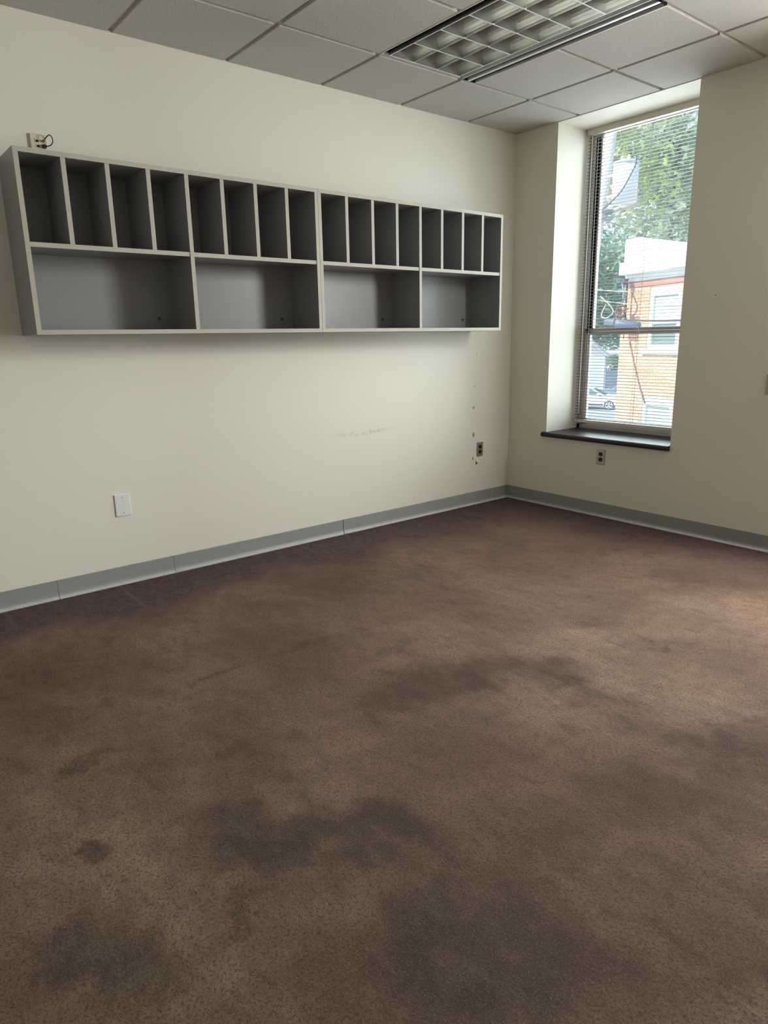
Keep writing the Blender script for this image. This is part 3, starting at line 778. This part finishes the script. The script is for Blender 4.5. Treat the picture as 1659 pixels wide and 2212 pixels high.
def tree(label, pos, ztop, zbot, rx, ry, n, size, mat, seed, trunk_r=.25):
    base = Vector((pos.x, pos.y, G)); r = thing('tree', label, 'tree', base, group='trees beyond the street')
    cz = (ztop+zbot)/2 - G; rz = (ztop-zbot)/2
    leaves((0, 0, cz), (rx, ry, rz), n, size, seed).build('foliage', mat, r)
    rnd = random.Random(seed+50); b = MB()
    b.tube(smooth_curve([(0, 0, 0), (.1, .05, cz*.4), (-.1, .1, cz*.8), (.1, 0, cz+rz*.5)]), [trunk_r*(1-.7*k/24) for k in range(25)], 8)
    for k in range(9):
        z = cz - rz*.6 + rz*1.2*k/9; a = rnd.uniform(0, 6.28); L = rx*rnd.uniform(.5, .8)
        b.tube(smooth_curve([(0, 0, z), (math.cos(a)*L*.5, math.sin(a)*L*.5, z+L*.3), (math.cos(a)*L, math.sin(a)*L, z+L*.5)], 4), [.07, .065, .06, .055, .05, .045, .04, .03, .02], 6)
    b.build('trunk', M['bark'], r)
    return r
tree('yellow-green leafy tree beside the utility pole top', pt(36.4, 0, 27), 10.2, 4.6, 3.4, 2.4, 4200, .16, M['leaf_yellow'], 1)
tree('deep green tree between the pole and the brick building', pt(36.6, 0, 88), 14.0, -2.2, 9.0, 4.5, 15000, .36, M['leaf_teal'], 2)
tree('grey-green tree rising behind the white parapet', pt(29.6, 0, 37), 12.5, 3.2, 3.9, 3.0, 3800, .20, M['leaf_grey'], 3)
tree('tall airy tree at the right behind the white parapet', pt(28.6, 0, 48), 15.5, 3.0, 5.2, 3.4, 3000, .25, M['leaf_grey'], 4)
tree('far deep green tree behind the grey-green crowns', pt(30.5, 0, 112), 13, -2.5, 11, 4, 4200, .45, M['leaf_teal'], 5)
hg = pt(33.75, 0, 66); b = leaves((4.4, 0, 1.9), (4.6, 1.2, 1.9), 9000, .13, 9, .1); o = b.build('hedge', M['leaf_hedge']); o.location = (hg.x, hg.y, G); o.rotation_euler = (0, 0, math.radians(32)); tag(o, 'dark hedge behind the grey fence and parked cars', 'hedge')
b = MB(); hp = pt(33.66, 0, 64.2)
for k in range(28): b.box((.1+k*.25, 0, .08), (.34+k*.25, .03, 2.05))
b.box((.1, .03, .4), (7.1, .08, .5)); b.box((.1, .03, 1.6), (7.1, .08, 1.7))
o = b.build('board_fence', M['closure2']); o.location = (hp.x, hp.y, G); o.rotation_euler = (0, 0, math.radians(32)); tag(o, 'slate grey board fence behind the parked cars', 'fence')

# cars
def car(name, label, pos, rz, paint):
    r = thing(name, label, 'car', pos, rz)
    L = 4.5
    # local: x forward, y across (negative toward the viewer), z up; side profile with wheel arches
    def arch(cx, n=8, R=.36):
        return [(cx-R*math.cos(PI*k/n), .30+R*math.sin(PI*k/n)) for k in range(n+1)]
    low = [(-2.2, .32)] + arch(-1.35) + arch(1.40) + [(2.2, .32)]
    prof = low + [(2.28, .55), (2.15, .80), (1.55, .93), (1.05, .98), (-1.75, 1.02), (-2.2, .96), (-2.28, .6)]
    b = MB(); b.prism(prof, 1, -.88, .88); o = b.build('body', paint, r)
    cab = [(1.12, .96), (.25, 1.42), (-.1, 1.47), (-.9, 1.46), (-1.45, 1.36), (-2.05, 1.0)]
    b = MB()
    A = [b.bm.verts.new((p[0], -.86 + .16*(p[1]-.96)/.5, p[1])) for p in cab]; B = [b.bm.verts.new((p[0], .86 - .16*(p[1]-.96)/.5, p[1])) for p in cab]
    n = len(cab)
    for k in range(n): b.bm.faces.new((A[k], A[(k+1) % n], B[(k+1) % n], B[k]))
    b.bm.faces.new(A); b.bm.faces.new(B); b.build('cabin', paint, r)
    for pts in ([(.88, 1.0), (.22, 1.36), (-.22, 1.40), (-.22, 1.0)], [(-.30, 1.0), (-.30, 1.40), (-.9, 1.39), (-1.35, 1.28), (-1.5, 1.02)]):
        for sgn in (-1, 1):
            b = MB(); q = [(p[0], sgn*(.868 - .16*(p[1]-.96)/.5), p[1]) for p in pts]; q2 = [(p[0], sgn*(.855 - .16*(p[1]-.96)/.5), p[1]) for p in pts]
            b.poly(q); b.poly(q2)
            for k in range(len(q)): b.quad(q[k], q[(k+1) % len(q)], q2[(k+1) % len(q)], q2[k])
            b.build('side_window', M['car_glass'], r)
    nx, nz = .47, .87
    b = MB(); b.poly([(1.06+.02, -.74, .995+.02), (1.08, .74, 1.015), (.29, .63, 1.415), (.29, -.63, 1.415)]); b.poly([(1.06, -.74, .985), (1.06, .74, .985), (.27, .63, 1.40), (.27, -.63, 1.40)])
    b.build('windshield', M['car_glass'], r)
    for sgn in (-1, 1):
        b = MB(); b.box((.55, sgn*.88, .98), (.75, sgn*1.04, 1.12), bevel=.03); b.build('mirror', paint, r)
        b = MB(); b.box((-.95, sgn*.86, .30), (1.0, sgn*.895, .42)); b.build('rocker_trim', M['tyre'], r)
    for cx in (-1.35, 1.40):
        for sgn in (-1, 1):
            b = MB(); b.cyl((cx, sgn*.66, .32), (cx, sgn*.89, .32), .32, n=28); w = b.build('wheel', M['tyre'], r)
            b = MB(); b.cyl((cx, sgn*.89, .32), (cx, sgn*.895, .32), .07, n=12)
            for k in range(5):
                a = 2*PI*k/5 + .3; d = Vector((math.cos(a), 0, math.sin(a))); e = Vector((-math.sin(a), 0, math.cos(a)))
                c0 = Vector((cx, sgn*.893, .32)); b.poly([c0 - e*.03, c0 + d*.22 - e*.055, c0 + d*.22 + e*.055, c0 + e*.03])
            n = 24
            for k in range(n):
                a0, a1 = 2*PI*k/n, 2*PI*(k+1)/n
                P = lambda a, R: (cx+R*math.cos(a), sgn*.893, .32+R*math.sin(a))
                b.quad(P(a0, .20), P(a1, .20), P(a1, .245), P(a0, .245))
            b.build('rim', M['rim'], w)
    return r
cp = pt(33.09, 0, 51.0); cp.z = G
fwdv = Vector((math.cos(math.radians(33-6)), math.sin(math.radians(33-6)), 0))
car('white_car', 'white hatchback parked beside the brick building', cp - fwdv*1.40 + Vector((0, 0, 0)), math.radians(27), M['car_white'])
cp2 = pt(32.2, 0, 56.5); cp2.z = G
car('dark_car', 'dark blue car behind the white one', cp2, math.radians(33+180), M['car_dark'])

# ------------------------------------------------------------------ light
w = bpy.data.worlds.new('sky'); SC.world = w; w.use_nodes = True
nt = w.node_tree; nt.nodes.clear()
o_ = nt.nodes.new('ShaderNodeOutputWorld'); bg = nt.nodes.new('ShaderNodeBackground')
tc = nt.nodes.new('ShaderNodeTexCoord'); sp = nt.nodes.new('ShaderNodeSeparateXYZ'); mr = nt.nodes.new('ShaderNodeMapRange'); mx = nt.nodes.new('ShaderNodeMix'); mx.data_type = 'RGBA'
nt.links.new(tc.outputs['Generated'], sp.inputs[0]); nt.links.new(sp.outputs[2], mr.inputs[0]); mr.inputs[1].default_value = 0; mr.inputs[2].default_value = .5
mx.inputs[6].default_value = (.85, .95, 1.0, 1); mx.inputs[7].default_value = (.40, .66, 1.0, 1); nt.links.new(mr.outputs[0], mx.inputs[0])
nt.links.new(mx.outputs[2], bg.inputs[0]); bg.inputs[1].default_value = 1.45; nt.links.new(bg.outputs[0], o_.inputs[0])

def lamp(name, kind, loc, direction, energy, col, **kw):
    l = bpy.data.lights.new(name, kind); l.energy = energy; l.color = col
    for k, v in kw.items(): setattr(l, k, v)
    o = bpy.data.objects.new(name, l); C.objects.link(o); o.location = loc
    o.rotation_euler = Vector(direction).to_track_quat('-Z', 'Y').to_euler(); return o
lamp('sun', 'SUN', (-20, -20, 20), (.38, .66, -.64), 7.0, (1.0, .95, .86), angle=math.radians(.6))
# daylight at the two windows, boosted by added area lamps
lamp('window_daylight_fill', 'AREA', ((W1[0]+W1[1])/2, .49, 1.66), (0, -1, 0), 84, (.82, .94, 1.0), shape='RECTANGLE', size=.98, size_y=2.1)
lamp('window_daylight_fill', 'AREA', ((W1[0]+W1[1])/2, .31, 1.72), (0, -1, 0), 11, (.82, .94, 1.0), shape='RECTANGLE', size=.96, size_y=1.9)  # added fill lamp on the room side of the blind, brightens the reveal
lamp('second_window_daylight', 'AREA', ((W2[0]+W2[1])/2, .49, 1.66), (0, -.82, -.57), 330, (.95, .98, 1.0), shape='RECTANGLE', size=.98, size_y=2.1)

# ------------------------------------------------------------------ camera
cam = bpy.data.cameras.new('camera'); co = bpy.data.objects.new('camera', cam); C.objects.link(co); SC.camera = co
yaw, pitch_, roll = .8966, -.2463, -.0181
fw = Vector((-math.sin(yaw)*math.cos(pitch_), math.cos(yaw)*math.cos(pitch_), math.sin(pitch_)))
rt = Vector((math.cos(yaw), math.sin(yaw), 0)); upv = rt.cross(fw)
r2 = rt*math.cos(roll) + upv*math.sin(roll); u2 = upv*math.cos(roll) - rt*math.sin(roll)
Mx = Matrix((r2, u2, -fw)).transposed().to_4x4(); Mx.translation = (EX, EY, EZ); co.matrix_world = Mx
cam.sensor_fit = 'VERTICAL'; cam.sensor_height = 24.0; cam.lens = 1482.44/2212*24.0
cam.clip_start = .05; cam.clip_end = 400

vs = SC.view_settings
vs.view_transform = 'Standard'; vs.look = 'None'; vs.exposure = 0.0; vs.gamma = 1.0; vs.use_curve_mapping = False
SC.render.engine = 'CYCLES'
cy = SC.cycles
cy.use_denoising = True; cy.max_bounces = 12; cy.diffuse_bounces = 8; cy.glossy_bounces = 6; cy.transparent_max_bounces = 16
cy.sample_clamp_indirect = 6.0
